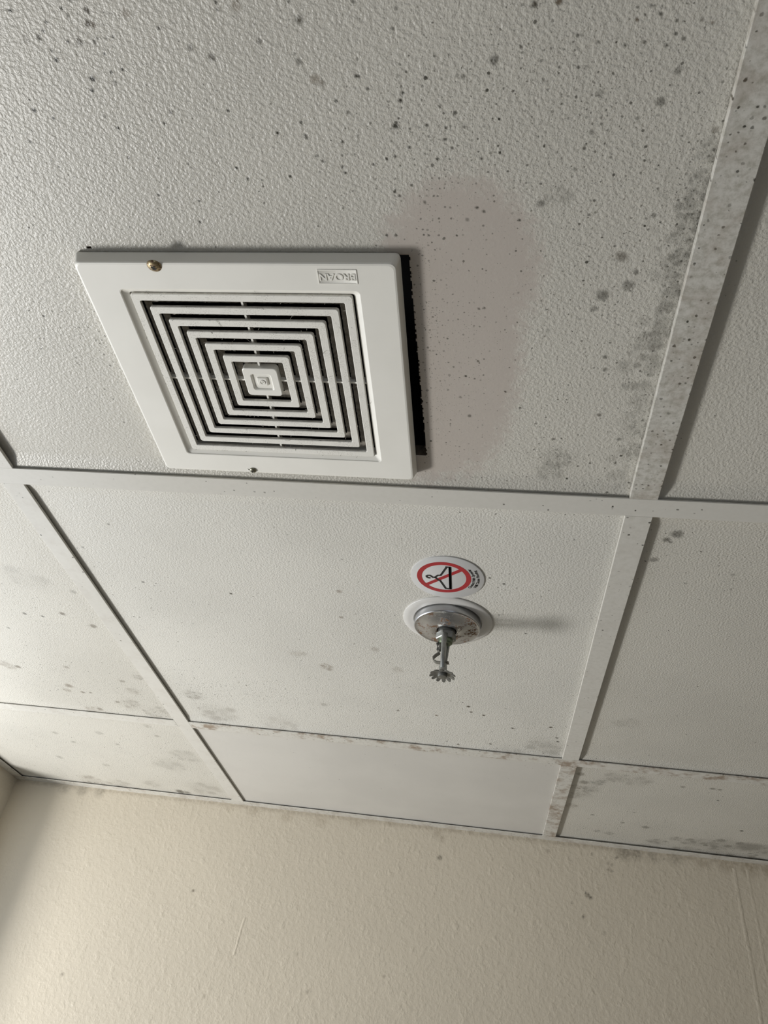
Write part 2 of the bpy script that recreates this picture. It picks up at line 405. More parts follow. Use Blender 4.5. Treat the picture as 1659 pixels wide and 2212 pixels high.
DENS = [(468,-338,65,52,0.5),(516,-361,48,35,0.45),(441,-317,28,34,0.5),(592,-289,13,44,0.9),(597,-232,13,53,0.9),(597,-106,17,76,0.7),(531,-53,31,23,0.7),
(440,-147,39,103,0.5),(429,-191,8,105,0.7),(147,-207,34,51,0.55),(158,-158,28,73,0.55),(284,-328,120,72,0.16),(551,-193,47,121,0.35),
(224,-299,55,32,0.25),(548,-310,52,70,0.45),(151,496,142,64,0.6),(61,483,43,70,0.7),(450,579,180,72,0.4),(419,455,102,121,0.25),(577,547,46,104,0.7),
(212,331,186,188,0.1),(64,259,61,67,0.15),(496,161,29,55,0.3),(415,221,69,93,0.25),(-194,440,60,59,0.6),(-158,510,93,97,0.35),(-58,531,69,75,0.7),
(-113,272,52,69,0.4),(-288,808,159,103,0.35),(-102,805,90,127,0.5),(-258,974,202,55,0.4),(736,908,111,83,0.7),(924,976,111,76,0.9),
(734,672,103,41,0.4),(717,92,33,63,0.25),(635,63,25,45,0.25),]

# broad faint smears are really crowds of small colonies: break each one up
_rs = random.Random(11)
CROWD = [q for q in SPOTS if not (q[2] > 4.5 and q[3] <= .42)]
for x, y, rad, st, br in [q for q in SPOTS if q[2] > 4.5 and q[3] <= .42]:
    CROWD.append((x, y, rad * 1.1, st * .45, br))
    for k in range(16):
        a, d = _rs.uniform(0, 6.283), rad * 1.35 * math.sqrt(_rs.random())
        CROWD.append((x + d * math.cos(a), y + d * math.sin(a), rad * _rs.uniform(.10, .42), st * _rs.uniform(.6, 1.3), br))
SPOTS = CROWD
# grime growing along the dirty rail
for k in range(170):
    t = _rs.random()
    y = -310 + 290 * t
    prof = math.exp(-((t - .42) / .28) ** 2) + .45 * math.exp(-((t - .93) / .10) ** 2)
    SPOTS.append((594 - abs(_rs.gauss(0, 9)), y, _rs.uniform(1.0, 4.5), _rs.uniform(.15, .5) * prof, 0.05))

def stain_fields(X, Y):
    """X, Y in metres -> spot, brown, dens, smooth"""
    spot = np.zeros(X.shape, np.float32); brown = np.zeros(X.shape, np.float32); dens = np.zeros(X.shape, np.float32)
    xs, ys = X[0], Y[:, 0]
    for i, (x, y, r, s, b) in enumerate(SPOTS):
        x, y, r = x / 1000, y / 1000, max(r, 0.95) / 1000
        R = r * 1.9
        ia, ib = np.searchsorted(xs, (x - R, x + R)); ja, jb = np.searchsorted(ys, (y - R, y + R))
        if ib <= ia or jb <= ja:
            continue
        dx, dy = X[ja:jb, ia:ib] - x, Y[ja:jb, ia:ib] - y
        a = np.arctan2(dy, dx); ph = i * 1.7
        k1, k2, k3 = 2 + i % 3, 5 + i % 4, 9 + i % 5
        rr = r * (1 + 0.07 * np.sin(k1 * a + ph) + 0.06 * np.sin(k2 * a + 2 * ph) + 0.05 * np.sin(k3 * a + 3 * ph))
        q = np.hypot(dx, dy) / rr
        soft = (0.75 if s < .35 else 0.5) if r > 0.003 else 0.4
        t = np.clip((1 + soft * (1.3 if s < .35 else 1) - q) / (2 * soft), 0, 1)
        m = s * t * t * (3 - 2 * t)
        cur = spot[ja:jb, ia:ib]
        brown[ja:jb, ia:ib] = np.where(m > cur, b, brown[ja:jb, ia:ib])
        spot[ja:jb, ia:ib] = np.maximum(cur, m)
    for x, y, a, b, s in DENS:
        q = ((X - x / 1000) / (a / 1000)) ** 2 + ((Y - y / 1000) / (b / 1000)) ** 2
        dens += (s * np.exp(-q * 1.1)).astype(np.float32)
    dens = np.clip(dens * 0.75 + 0.012, 0, 0.9)
    # skim-coated patch to the right of the fan, where the embossing is filled in
    smooth = np.zeros(X.shape, np.float32)
    for x, y, a, b in ((0.450, -0.16, 0.046, 0.13), (0.452, -0.235, 0.052, 0.065), (0.425, -0.09, 0.05, 0.07)):
        q = ((X - x) / a) ** 2 + ((Y - y) / b) ** 2
        smooth = np.maximum(smooth, np.clip((1.5 - q) / 0.9, 0, 1))
    return spot, brown, dens, smooth

def axis(lo, hi, a, b, fine, coarse):
    """coordinates from lo to hi: fine inside [a, b], coarse outside"""
    a, b = max(a, lo), min(b, hi)
    parts = []
    if b <= a:
        return np.linspace(lo, hi, max(2, int((hi - lo) / coarse) + 1))
    if a - lo > 1e-6: parts.append(np.linspace(lo, a, max(2, int((a - lo) / coarse) + 1))[:-1])
    parts.append(np.linspace(a, b, max(2, int((b - a) / fine) + 1)))
    if hi - b > 1e-6: parts.append(np.linspace(b, hi, max(2, int((hi - b) / coarse) + 1))[1:])
    return np.concatenate(parts)

def sheet(name, U, V, place, fields, mats, parent, hole=None, depth=0.0, smooth=True, rim_mat=0):
    """grid surface; place(U,V)->(n,3); fields: dict name->array; hole: bool array of removed cells;
    the border (and the hole's edge) is turned up by depth"""
    nx, ny = U.shape[1], U.shape[0]
    co = place(U, V).reshape(-1, 3)
    idx = np.arange(nx * ny).reshape(ny, nx)
    q = np.stack([idx[:-1, :-1], idx[1:, :-1], idx[1:, 1:], idx[:-1, 1:]], -1)      # faces look down (-z)
    keep = np.ones((ny - 1, nx - 1), bool) if hole is None else ~hole
    quads = q[keep]
    mi = np.zeros(len(quads), np.int32)
    if depth:
        pad = np.zeros((ny + 1, nx + 1), bool); pad[1:-1, 1:-1] = keep
        ed = []
        inner = []
        K = pad
        # vertical edges between cell (j,i-1) and (j,i); horizontal edges between (j-1,i) and (j,i)
        for j, i in zip(*np.nonzero(K[1:-1, :-1] != K[1:-1, 1:])):
            a, b = idx[j, i], idx[j + 1, i]
            ed.append((a, b) if K[j + 1, i] else (b, a)); inner.append(0 < i < nx - 1)
        for j, i in zip(*np.nonzero(K[:-1, 1:-1] != K[1:, 1:-1])):
            a, b = idx[j, i], idx[j, i + 1]
            ed.append((b, a) if K[j, i + 1] else (a, b)); inner.append(0 < j < ny - 1)
        ed = np.array(ed)
        used, inv = np.unique(ed, return_inverse=True)
        inv = inv.reshape(ed.shape)
        top = co[used].copy(); top[:, 2] += depth
        base = len(co)
        co = np.concatenate([co, top])
        side = np.stack([ed[:, 0], ed[:, 1], base + inv[:, 1], base + inv[:, 0]], -1)
        quads = np.concatenate([quads, side])
        mi = np.concatenate([mi, np.where(inner, rim_mat, 0).astype(np.int32)])
        fields = {k: np.concatenate([f.ravel(), f.ravel()[used]]) for k, f in fields.items()}
    me = bpy.data.meshes.new(name)
    me.vertices.add(len(co)); me.vertices.foreach_set('co', co.astype(np.float32).ravel())
    me.loops.add(len(quads) * 4); me.loops.foreach_set('vertex_index', quads.astype(np.int32).ravel())
    me.polygons.add(len(quads))
    me.polygons.foreach_set('loop_start', np.arange(0, len(quads) * 4, 4, dtype=np.int32))
    me.polygons.foreach_set('material_index', mi)
    for k, f in fields.items():
        at = me.attributes.new(k, 'FLOAT', 'POINT')
        at.data.foreach_set('value', np.asarray(f, np.float32).ravel())
    me.update(calc_edges=True)
    me.validate()
    return link(name, me, mats, parent)

# ------------------------------------------------------------------ ceiling: slab, tiles, grid rails
bm = bmesh.new()
box(bm, XL - 0.12, XR + 0.12, YB - 0.12, YF + 0.12, 0.16, 0.22)
ceiling = structure(from_bm('ceiling', bm, MAT['dark'], None, (0, 0, ZC)),
                    'suspended white tile ceiling with mould specks above the beige walls')

FANX, FANY = 0.298, -0.145
tile_z = {(0, 0): .0070, (0, 1): .0045, (0, 2): .004, (1, 0): .007, (1, 1): .006, (1, 2): .006, (-1, 0): .006, (-1, 1): .0035, (-1, 2): .0035}
for cx in (-1, 0, 1, 2):
    for cy in (2, 1, 0, -1, -2):
        x0 = XL + 0.004 if cx == -1 else cx * G + 0.003
        x1 = min((cx + 1) * G - 0.003, XR - 0.004)
        y0 = max((cy - 1) * G + 0.003, YB + 0.004)
        y1 = YF - 0.004 if cy == 2 else cy * G - 0.003
        seen = (cx in (-1, 0, 1)) and cy >= 0
        main = (cx, cy) == (0, 0)
        if seen:
            f = 0.00085 if main else (0.0011 if (cx, cy) == (0, 1) else 0.0016)
            xs = axis(x0, x1, -0.42 if cx == -1 else x0, 1.03, f, 0.02)
            ys = axis(y0, y1, -0.425, y1, f, 0.02)
        else:
            xs = np.linspace(x0, x1, 3); ys = np.linspace(y0, y1, 25)
        X, Y = np.meshgrid(xs, ys)
        spot, brown, dens, smooth = stain_fields(X, Y)
        z = tile_z.get((cx, cy), .006)
        hole = None
        if not main:
            smooth *= 0
        else:
            mx, my = (xs[1:] + xs[:-1]) / 2, (ys[1:] + ys[:-1]) / 2
            jag = np.array([mnoise.noise(Vector((yy * 260, 3.1, 0))) + .6 * mnoise.noise(Vector((yy * 900, 9.1, 0))) for yy in my])
            xr = 0.4180 + 0.0036 * np.clip((my + 0.25) / 0.2, 0, 1) + jag * 0.0012
            xr = np.where(my > -0.0490, 0.4, xr)
            hole = (mx[None, :] > 0.200) & (mx[None, :] < xr[:, None]) & (my[:, None] > -0.2475) & (my[:, None] < -0.040)
            hole |= (np.abs(mx[None, :] - 0.189) < 0.0015) & (np.abs(my[:, None] + 0.2525) < 0.001)
        def tile_surface(U, V):
            # rests on the runners at both ends, bowed up a little between them
            d = np.clip(np.minimum(V - y0, y1 - V) / 0.028, 0, 1)
            return np.stack([U, V, .0022 + (z - .0022) * d * d * (3 - 2 * d)], -1)
        if (cx, cy) == (0, 2):
            mats = [MAT['tile_smooth'], MAT['core']]; dens = dens * 0.15; spot = spot * 0.3
        else:
            mats = [MAT['tile_plain' if not seen else 'tile_patched' if main else 'tile_light' if (cx, cy) == (0, 1) else 'tile'], MAT['core']]
        t = sheet('ceiling_tile', X, Y, tile_surface,
                  dict(spot=spot, brown=brown, dens=dens, smooth=smooth), mats, ceiling, hole, 0.012, rim_mat=1)

def rail(x0, x1, y0, y1, along, th, dirt, rust, lift=0.0):
    """inverted-T ceiling rail: flange below, web above; along = 'x' or 'y'"""
    bm = bmesh.new()
    if along == 'x':
        box(bm, x0, x1, -0.012, 0.012, lift, lift + th, 0.0004)
        box(bm, x0, x1, -0.0008, 0.0008, lift + th, 0.034)
        o = from_bm('grid_rail', bm, MAT['rail'], ceiling, (0, y0, 0))
    else:
        box(bm, -0.012, 0.012, y0, y1, lift, lift + th, 0.0005)
        box(bm, -0.0008, 0.0008, y0, y1, lift + th, 0.034)
        o = from_bm('grid_rail', bm, MAT['rail'], ceiling, (x0, 0, 0))
    o['dirt'] = float(dirt); o['rust'] = float(rust)
    return o

W = 0.012
yA = YF - 0.022
rail(XL + .022, XR - .022, 0, 0, 'x', .0016, .12, .0)                       # continuous runner beside the fan
rail(XL + .022, -W, G, G, 'x', .0014, .3, .15)
rail(W, XR - .022, G, G, 'x', .0014, .4, .85)
rail(XL + .022, XR - .022, -G, -G, 'x', .0016, .3, 0)
rail(XL + .022, XR - .022, -2 * G, -2 * G, 'x', .0016, .3, 0)
rail(0, 0, W, yA, 'y', .0026, .12, .10)
rail(G, G, W, G - W, 'y', .0034, .30, .06)
rail(G, G, G + W, yA, 'y', .0030, .4, .8)
rail(2 * G, 0, W, G - W, 'y', .003, .4, .1)
rail(2 * G, 0, G + W, yA, 'y', .003, .4, .1)
rail(0, 0, -G + W, -W, 'y', .0030, .2, 0)
rail(G, G, -G + W, -W, 'y', .0050, 1.0, .25)
rail(2 * G, 0, -G + W, -W, 'y', .003, .4, .1)
for xx in (0, G, 2 * G):
    rail(xx, 0, -2 * G + W, -G - W, 'y', .003, .3, 0)
    rail(xx, 0, YB + .022, -2 * G - W, 'y', .003, .3, 0)

# ------------------------------------------------------------------ wall angles (ceiling edge trims)
def angle_trim(name, x0, x1, y0, y1, leg, label, dirt, rust):
    bm = bmesh.new()
    box(bm, x0, x1, y0, y1, 0.0, 0.0012, 0.0003)
    lx0, lx1, ly0, ly1 = leg
    box(bm, lx0, lx1, ly0, ly1, 0.0012, 0.024)
    o = structure(from_bm(name, bm, MAT['rail'], None, (0, 0, ZC)), label)
    o['dirt'] = dirt; o['rust'] = rust
    return o
angle_trim('trim_1', XL, XR, YF - .022, YF, (XL, XR, YF - .001, YF), 'thin white metal edge angle where ceiling meets the beige wall', .5, .35)
angle_trim('trim_2', XL, XL + .022, YB, YF - .022, (XL, XL + .001, YB, YF - .022), 'thin white metal edge angle along the left wall', .4, .2)
angle_trim('trim_3', XR - .022, XR, YB, YF - .022, (XR - .001, XR, YB, YF - .022), 'thin white metal edge angle along the right wall', .4, .2)
angle_trim('trim_4', XL + .022, XR - .022, YB, YB + .022, (XL + .022, XR - .022, YB, YB + .001), 'thin white metal edge angle along the back wall', .4, .2)

# ------------------------------------------------------------------ walls and floor
WALL_SPOTS = [(0.681, -0.088, .0035, .8, 0), (0.686, -0.092, .003, .8, 0), (0.677, -0.084, .0018, .8, 0), (0.6524, -0.0694 - .035, .002, .7, 0), (0.4086, -0.0546, .004, .8, .1),
    (0.672, -0.125, .0025, .8, 0), (0.708, -0.147, .003, .5, 0), (-0.0496, -0.166, .0028, .7, .2), (0.726, -0.031, .002, .6, .2), (0.719, -0.029, .002, .6, .2), (0.7195, -0.040, .0025, .6, .2),
    (0.7255, -0.042, .002, .6, .2), (0.69, -0.016, .002, .6, 0), (0.735, -0.017, .0025, .7, 0), (0.80, -0.013, .0025, .7, 0), (0.82, -0.010, .002, .7, 0), (0.40, -0.012, .008, .3, .7), (0.41, -0.02, .006, .3, .6),
    (0.61, -0.02, .004, .3, .3), (0.10, -0.012, .010, .25, .9), (-0.02, -0.005, .01, .2, .9), (0.03, -0.006, .012, .3, .8), (0.17, -0.01, .012, .25, .9), (0.24, -0.005, .012, .2, .8),
    (-0.34, -0.004, .012, .45, .2), (-0.30, -0.004, .012, .4, .2), (-0.38, -0.004, .012, .35, .2), (0.75, -0.004, .014, .5, .1), (0.77, -0.005, .012, .5, .1), (0.80, -0.003, .014, .35, .1), (0.84, -0.002, .014, .4, .2),
    (0.93, -0.003, .016, .4, .8), (0.97, -0.004, .018, .45, .8), (1.01, -0.004, .018, .5, .8), (0.89, -0.003, .014, .35, .7), (0.17, -0.245, .003, .3, .3), (0.02, -0.33, .003, .4, .3), (0.2, -0.3, .003, .4, .2), (0.33, -0.26, .0025, .4, .3), (-.25, -.33, .003, .5, .2)]
xs = axis(XL, XR, XL, 1.03, 0.0025, 0.03)
zs = axis(-ZC, 0.03, -0.45, 0.03, 0.0025, 0.05)
X, Zg = np.meshgrid(xs, zs)
spot = np.zeros(X.shape, np.float32); brown = np.zeros(X.shape, np.float32)
for i, (x, z, r, s, b) in enumerate(WALL_SPOTS):
    q = np.hypot(X - x, Zg - z) / r
    m = s * np.clip(1.5 - q, 0, 1)
    brown = np.where(m > spot, b, brown); spot = np.maximum(spot, m)
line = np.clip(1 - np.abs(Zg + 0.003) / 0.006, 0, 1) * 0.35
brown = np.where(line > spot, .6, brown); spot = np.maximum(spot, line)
wall_far = sheet('wall_far', X, Zg, lambda U, V: np.stack([U, np.full(U.shape, YF), V], -1), dict(spot=spot, brown=brown), [MAT['wall']], None)
wall_far.location.z = ZC
structure(wall_far, 'beige painted wall with orange-peel texture below the ceiling')

def seam(pts, w, h):
    """raised lip of the wall covering, running down the wall"""
    bm = bmesh.new()
    for a, b in zip(pts[:-1], pts[1:]):
        pass
    L = [[(x - w, YF, z), (x - w * .15, YF - h, z), (x + w * .6, YF - h * .5, z), (x + w, YF, z)] for x, z in pts]
    rows = [[bm.verts.new(p) for p in r] for r in L]
    for a, b in zip(rows[:-1], rows[1:]):
        for i in range(3):
            bm.faces.new((a[i], a[i + 1], b[i + 1], b[i]))
    return from_bm('seam', bm, MAT['wall'], wall_far, (0, 0, 0), True)
def wob(x, z0, z1, amp, k):
    n = 40
    return [(x + amp * mnoise.noise(Vector((k, (z0 + (z1 - z0) * i / n) * 9, 0))) + .0105 * i / n * (z0 - z1) / .226, z0 + (z1 - z0) * i / n) for i in range(n + 1)]
seam(wob(0.9425, -0.012, -0.50, .0018, 1.0), .0035, .0005)
seam(wob(0.9655, -0.012, -0.50, .0018, 5.0), .0030, .0003)
seam([(0.0605, -.200), (0.0590, -.214), (0.0575, -.232), (0.0565, -.250), (0.0555, -.262)], .0026, .0006)

def wall_box(name, boxes, mat, label):
    bm = bmesh.new()
    for b in boxes:
        box(bm, *b)
    return structure(from_bm(name, bm, mat, None, (0, 0, ZC)), label)
wy0, wy1, wz0, wz1 = WIN_Y - WIN_W / 2, WIN_Y + WIN_W / 2, WIN_Z - WIN_H / 2, WIN_Z + WIN_H / 2
T = 0.12
wall_box('wall_left', [(XL - T, XL, YB - T, wy0, -ZC, .03), (XL - T, XL, wy1, YF + T, -ZC, .03), (XL - T, XL, wy0, wy1, -ZC, wz0), (XL - T, XL, wy0, wy1, wz1, .03)],
         MAT['wall_plain'], 'beige side wall at the left edge, in shadow')
wall_box('wall_right', [(XR, XR + T, YB - T, YF + T, -ZC, .03)], MAT['wall_dark'], 'brown side wall on the right')
dx0, dx1, dz = 0.32, 1.18, -0.37
wall_box('wall_back', [(XL, dx0, YB - T, YB, -ZC, .03), (dx1, XR, YB - T, YB, -ZC, .03), (dx0, dx1, YB - T, YB, dz, .03)], MAT['wall_dark'], 'brown back wall with an added doorway opening')
bm = bmesh.new(); box(bm, XL - T, XR + T, YB - T, YF + T, -0.05, 0.0)
structure(from_bm('floor', bm, MAT['floor']), 'plain vinyl floor')

# window frame around the small high window
bm = bmesh.new()
fw = 0.015
for b in ((wy0, wy1, wz0, wz0 + fw), (wy0, wy1, wz1 - fw, wz1), (wy0, wy0 + fw, wz0 + fw, wz1 - fw), (wy1 - fw, wy1, wz0 + fw, wz1 - fw)):
    box(bm, XL - 0.045, XL - 0.005, b[0], b[1], b[2], b[3], .002)
structure(from_bm('window_1', bm, MAT['frame'], None, (0, 0, ZC)), 'small high window in the left wall')

# ------------------------------------------------------------------ exhaust fan grille
nt = NT('white_grille_plastic')
P = nt.coord()
nt.set(Base_Color=nt.mix(nt.ramp(nt.noise(P, 25.0, 3.0), .3, .7), (0.88, 0.865, 0.80), (0.85, 0.835, 0.77)), Roughness=0.42)
nt.bump(nt.noise(P, 900.0, 2.0), 0.04, 0.0003)
MAT['plastic'] = nt.m
nt = NT('dusty_grille_plastic')
P = nt.coord()
dust = nt.ramp(nt.noise(P, 900.0, 4.0, 0.75), 0.48, 0.68)
patch = nt.ramp(nt.noise(P, 60.0, 3.0, 0.6), 0.35, 0.65)
f = nt.math('MULTIPLY', nt.math('MULTIPLY', dust, patch), 0.62)
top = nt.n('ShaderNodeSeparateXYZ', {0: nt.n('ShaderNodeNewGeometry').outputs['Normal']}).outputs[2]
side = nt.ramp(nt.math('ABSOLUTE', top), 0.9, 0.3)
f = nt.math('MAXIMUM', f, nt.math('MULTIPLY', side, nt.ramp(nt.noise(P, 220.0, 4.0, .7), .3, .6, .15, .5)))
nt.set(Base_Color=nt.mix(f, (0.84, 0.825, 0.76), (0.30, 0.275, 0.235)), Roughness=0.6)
nt.bump(nt.noise(P, 1100.0, 4.0, .7), 0.35, 0.0005)
MAT['dusty'] = nt.m
MAT['dusty_back'] = plain('dusty_baffle_plastic', (0.33, 0.30, 0.25), 0.8, bump=(900, .5, .0006), var=.45, varscale=260)
MAT['black'] = plain('fan_housing_black', (0.012, 0.013, 0.016), 0.85, var=.4)

FZ = -0.0040                       # face of the grille below the grid
DEEP = tile_z[(0, 0)] - FZ
FSC = (0.4446 + FZ) / (0.4446 - 0.012)       # sizes were taken 12 mm below the grid
fan = empty('exhaust_fan', (FANX + (FANX - 0.488) * (FSC - 1), FANY + (FANY + 0.543) * (FSC - 1), ZC + FZ),
            'square white plastic exhaust fan grille with concentric louvres on the ceiling', 'exhaust fan')
hx, hy = 0.1150 * FSC, 0.1092 * FSC
bm = bmesh.new()
rh = 0.0868 * FSC
loft(bm, [rrect(hx - .004, hy - .004, .003, DEEP), rrect(hx + .0002, hy + .0002, .003, DEEP - .0005), rrect(hx + .0008, hy + .0008, .0038, DEEP - .002), rrect(hx - .0012, hy - .0012, .0042, .0010),
          rrect(hx - .0018, hy - .0018, .0042, .0003), rrect(hx - .0030, hy - .0030, .0042, 0),
          rrect(rh + .0008, rh - .0002, .0035, 0), rrect(rh + .0002, rh - .0008, .0035, .0003), rrect(rh, rh - .0010, .0035, .0009),
          rrect(rh - .0042, rh - .0052, .002, .0034), rrect(rh - .0042, rh - .0052, .002, .013)])
from_bm('face_frame', bm, MAT['plastic'], fan, angle=6)
RD = .0012
for k, h in enumerate((0.0815, 0.0703, 0.0593, 0.0486, 0.0375, 0.0262)):
    h *= FSC
    w = 0.0062
    r = .0022
    bm = bmesh.new()
    e = .0005
    loft(bm, [rrect(h, h, r, RD + e), rrect(h - e, h - e, r, RD), rrect(h - w + e, h - w + e, .0014, RD), rrect(h - w, h - w, .0012, RD + e),
              rrect(h - w, h - w, .0012, RD + .0024), rrect(h, h, r, RD + .0024)], closed=True)
    o = from_bm('louvre', bm, MAT['dusty'], fan, angle=35)
# dusty baffle rings set above the gaps between the louvres, their edges ragged with lint
HS = [v * FSC for v in (0.0815, 0.0703, 0.0593, 0.0486, 0.0375, 0.0262, 0.0140)]
def ragged(L, seed, amp):
    out = []
    for x, y, z in L:
        f = 1 + amp * (mnoise.noise(Vector((x * 900, y * 900, seed))) + .6 * mnoise.noise(Vector((x * 2500, y * 2500, seed)))) / max(abs(x), abs(y))
        out.append((x * f, y * f, z))
    return out
def dense(h, z, n=90):
    P4 = [(h, -h), (h, h), (-h, h), (-h, -h)]
    return [(P4[q][0] + (P4[(q + 1) % 4][0] - P4[q][0]) * i / n, P4[q][1] + (P4[(q + 1) % 4][1] - P4[q][1]) * i / n, z) for q in range(4) for i in range(n)]
for k in range(6):
    bm = bmesh.new()
    ho, hi = HS[k] - .0062 + .0006, HS[k + 1] + .0002
    loft(bm, [ragged(dense(ho, RD + .0060), k, .0004), ragged(dense(hi, RD + .0060), k + 9, .0005), dense(hi, RD + .0068), dense(ho, RD + .0068)], closed=True)
    from_bm('baffle', bm, MAT['dusty_back'], fan)
# stiffening ribs behind the louvres
bm0 = None
for ang in range(4):
    bm = bmesh.new()
    c, s = (1, 0) if ang % 2 == 0 else (0, 1)
    sg = 1 if ang < 2 else -1
    a, b = sorted((sg * .011, sg * (rh - .002)))
    if ang % 2 == 0: box(bm, a, b, -.0008, .0008, RD + .0026, RD + .0086)
    else: box(bm, -.0008, .0008, a, b, RD + .0026, RD + .0086)
    from_bm('rib', bm, MAT['dusty'], fan)
# centre boss: stepped rounded squares with a small round button
bm = bmesh.new()
c0 = .0140 * FSC
loft(bm, [rrect(c0, c0, .003, RD + .006), rrect(c0 + .0001, c0 + .0001, .003, RD + .0008), rrect(c0, c0, .003, RD + .0003), rrect(c0 - .0005, c0 - .0005, .003, RD),
          rrect(.0086, .0086, .0020, RD), rrect(.0080, .0080, .0020, RD + .0004), rrect(.0074, .0074, .002, RD + .0016), rrect(.0044, .0044, .0012, RD + .0016),
          rrect(.0040, .0040, .0012, RD + .0004), rrect(.0036, .0036, .0012, RD + .0002)], cap0=True, cap1=True)
cb = from_bm('centre_boss', bm, MAT['plastic'], fan, angle=12)
bm = bmesh.new()
loft(bm, [circ(.0023, RD + .0003, 24), circ(.0023, RD - .0003, 24), circ(.0016, RD - .0003, 24), circ(.0014, RD + .0001, 24), circ(.0008, RD + .0001, 24), circ(.0006, RD - .0003, 24)], cap1=True)
from_bm('button', bm, MAT['plastic'], cb, angle=35)
# fan housing: open black box above the hole
bm = bmesh.new()
hx0, hx1, hy0, hy1 = -.108, .133, -.122, .112
zt = .13
vs = [[bm.verts.new(p) for p in ((hx0, hy0, z), (hx1, hy0, z), (hx1, hy1, z), (hx0, hy1, z))] for z in (DEEP + .0125, zt)]
for i in range(4):
    bm.faces.new((vs[0][i], vs[0][(i + 1) % 4], vs[1][(i + 1) % 4], vs[1][i]))
bm.faces.new(vs[1])
from_bm('housing', bm, MAT['black'], fan)
# maker's badge, moulded into the rim, upside down as the grille hangs
lx, ly = (0.3715 - FANX) * FSC, (-0.2428 - FANY) * FSC
bw_, bh_ = .0130 * FSC, .0052 * FSC
bm = bmesh.new()
loft(bm, [rrect(bw_ + .0007, bh_ + .0007, .0007, 0.0001, 3, lx, ly), rrect(bw_ + .0005, bh_ + .0005, .0006, -.0004, 3, lx, ly), rrect(bw_ - .0001, bh_ - .0001, .0004, -.0004, 3, lx, ly), rrect(bw_ - .0005, bh_ - .0005, .0003, -.00005, 3, lx, ly)], cap1=True)
badge = tag(from_bm('badge', bm, MAT['plastic'], fan, angle=35), 'small moulded badge with raised upside-down letters BROAN')
me = text_mesh('BROAN', .0078, .00035, .00012)
me.transform(Matrix.Rotation(math.pi, 4, 'Y') @ Matrix.Scale(.97, 4))
me.transform(Matrix.Translation((lx, ly, -.0002)))
link('lettering', me, MAT['plastic'], badge)

# screws
nt = NT('rusty_screw_metal')
P = nt.coord()
f = nt.ramp(nt.noise(P, 500.0, 4.0, .7), .40, .62)
nt.set(Base_Color=nt.mix(f, (0.42, 0.34, 0.20), (0.10, 0.045, 0.02)), Metallic=nt.math('MULTIPLY_ADD', f, -.8, .95), Roughness=nt.math('MULTIPLY_ADD', f, .4, .3))
nt.bump(nt.noise(P, 900.0, 3.0), .3, .0004)
MAT['rustscrew'] = nt.m
MAT['screw'] = plain('olive_screw_metal', (0.33, 0.32, 0.24), 0.38, .85, var=.3, varscale=400)
MAT['recess'] = plain('screw_recess_dark', (0.03, 0.026, 0.02), 0.7, var=.3)
def screw(name, x, y, r, dome, mat, rotz, tilt, z=0.0, cross=.55, label=None):
    bm = bmesh.new()
    L = [circ(r * .9, .0006, 28), circ(r, 0, 28)]
    for i in range(1, 7):
        a = i / 6 * math.pi / 2 * .93
        L.append(circ(r * math.cos(a), -dome * math.sin(a), 28))
    loft(bm, L, cap0=True, cap1=True)
    o = from_bm(name, bm, mat, fan, (x, y, z), angle=50)
    o.rotation_euler = (tilt[0], tilt[1], rotz)
    bm = bmesh.new()
    for q in (0, 1):
        lx_, ly_ = (r * cross, r * .13) if q == 0 else (r * .13, r * cross)
        box(bm, -lx_, lx_, -ly_, ly_, -dome * 1.04, -dome * .5)
    from_bm('cross_slot', bm, MAT['recess'], o)
    if label: o['label'] = label
    return o
screw('screw', (0.2441 - FANX) * FSC, (-0.2513 - FANY + .0008) * FSC, .0054, .0025, MAT['rustscrew'], .5, (math.radians(10), math.radians(-7)), .0002, .36, 'rusty brown domed screw')
screw('screw', (0.2672 - FANX) * FSC, (-0.0388 - FANY) * FSC - .0022, .0031, .0014, MAT['screw'], .3, (0, 0), -.0005, .62, 'small dull cross-head screw')
bm = bmesh.new()
bx, by = (0.2672 - FANX) * FSC, (-0.0388 - FANY) * FSC
tube(bm, [(bx - .0052, by - .0034, .0002), (bx - .0045, by - .0026, -.0005), (bx - .003, by - .0022, -.0006), (bx - .0014, by - .0018, -.0001)], [.0002, .0006, .0006, .0003], 6)
from_bm('burr', bm, MAT['plastic'], fan, angle=50)

# lint caught on the louvre edges
MAT['lint'] = plain('grey_lint', (0.45, 0.43, 0.38), 0.95, var=.4, varscale=300)
bm = bmesh.new()
rr = random.Random(5)
for i in range(420):
    h = rr.choice((0.0815, 0.0703, 0.0593, 0.0486, 0.0375)) * FSC - rr.choice((0, .0062))
    t = rr.uniform(-h, h)
    side = rr.choice((0, 1, 2, 3))
    x, y = ((t, -h), (t, h), (-h, t), (h, t))[side]
    long = rr.random() < .12
    L = rr.uniform(.003, .007) if long else rr.uniform(.0006, .0020)
    a = rr.uniform(0, 2 * math.pi)
    p = Vector((x, y, RD + rr.uniform(-.0001, .0012)))
    pts = [p]
    for j in range(3):
        a += rr.uniform(-.6, .6)
        p = p + Vector((math.cos(a), math.sin(a), rr.uniform(-.35, .15))) * (L / 3)
        pts.append(p)
    tube(bm, pts, .00011 if long else .00016, 3, False)
tag(from_bm('lint', bm, MAT['lint'], fan), 'grey dust fibres clinging to the louvres', kind='stuff')

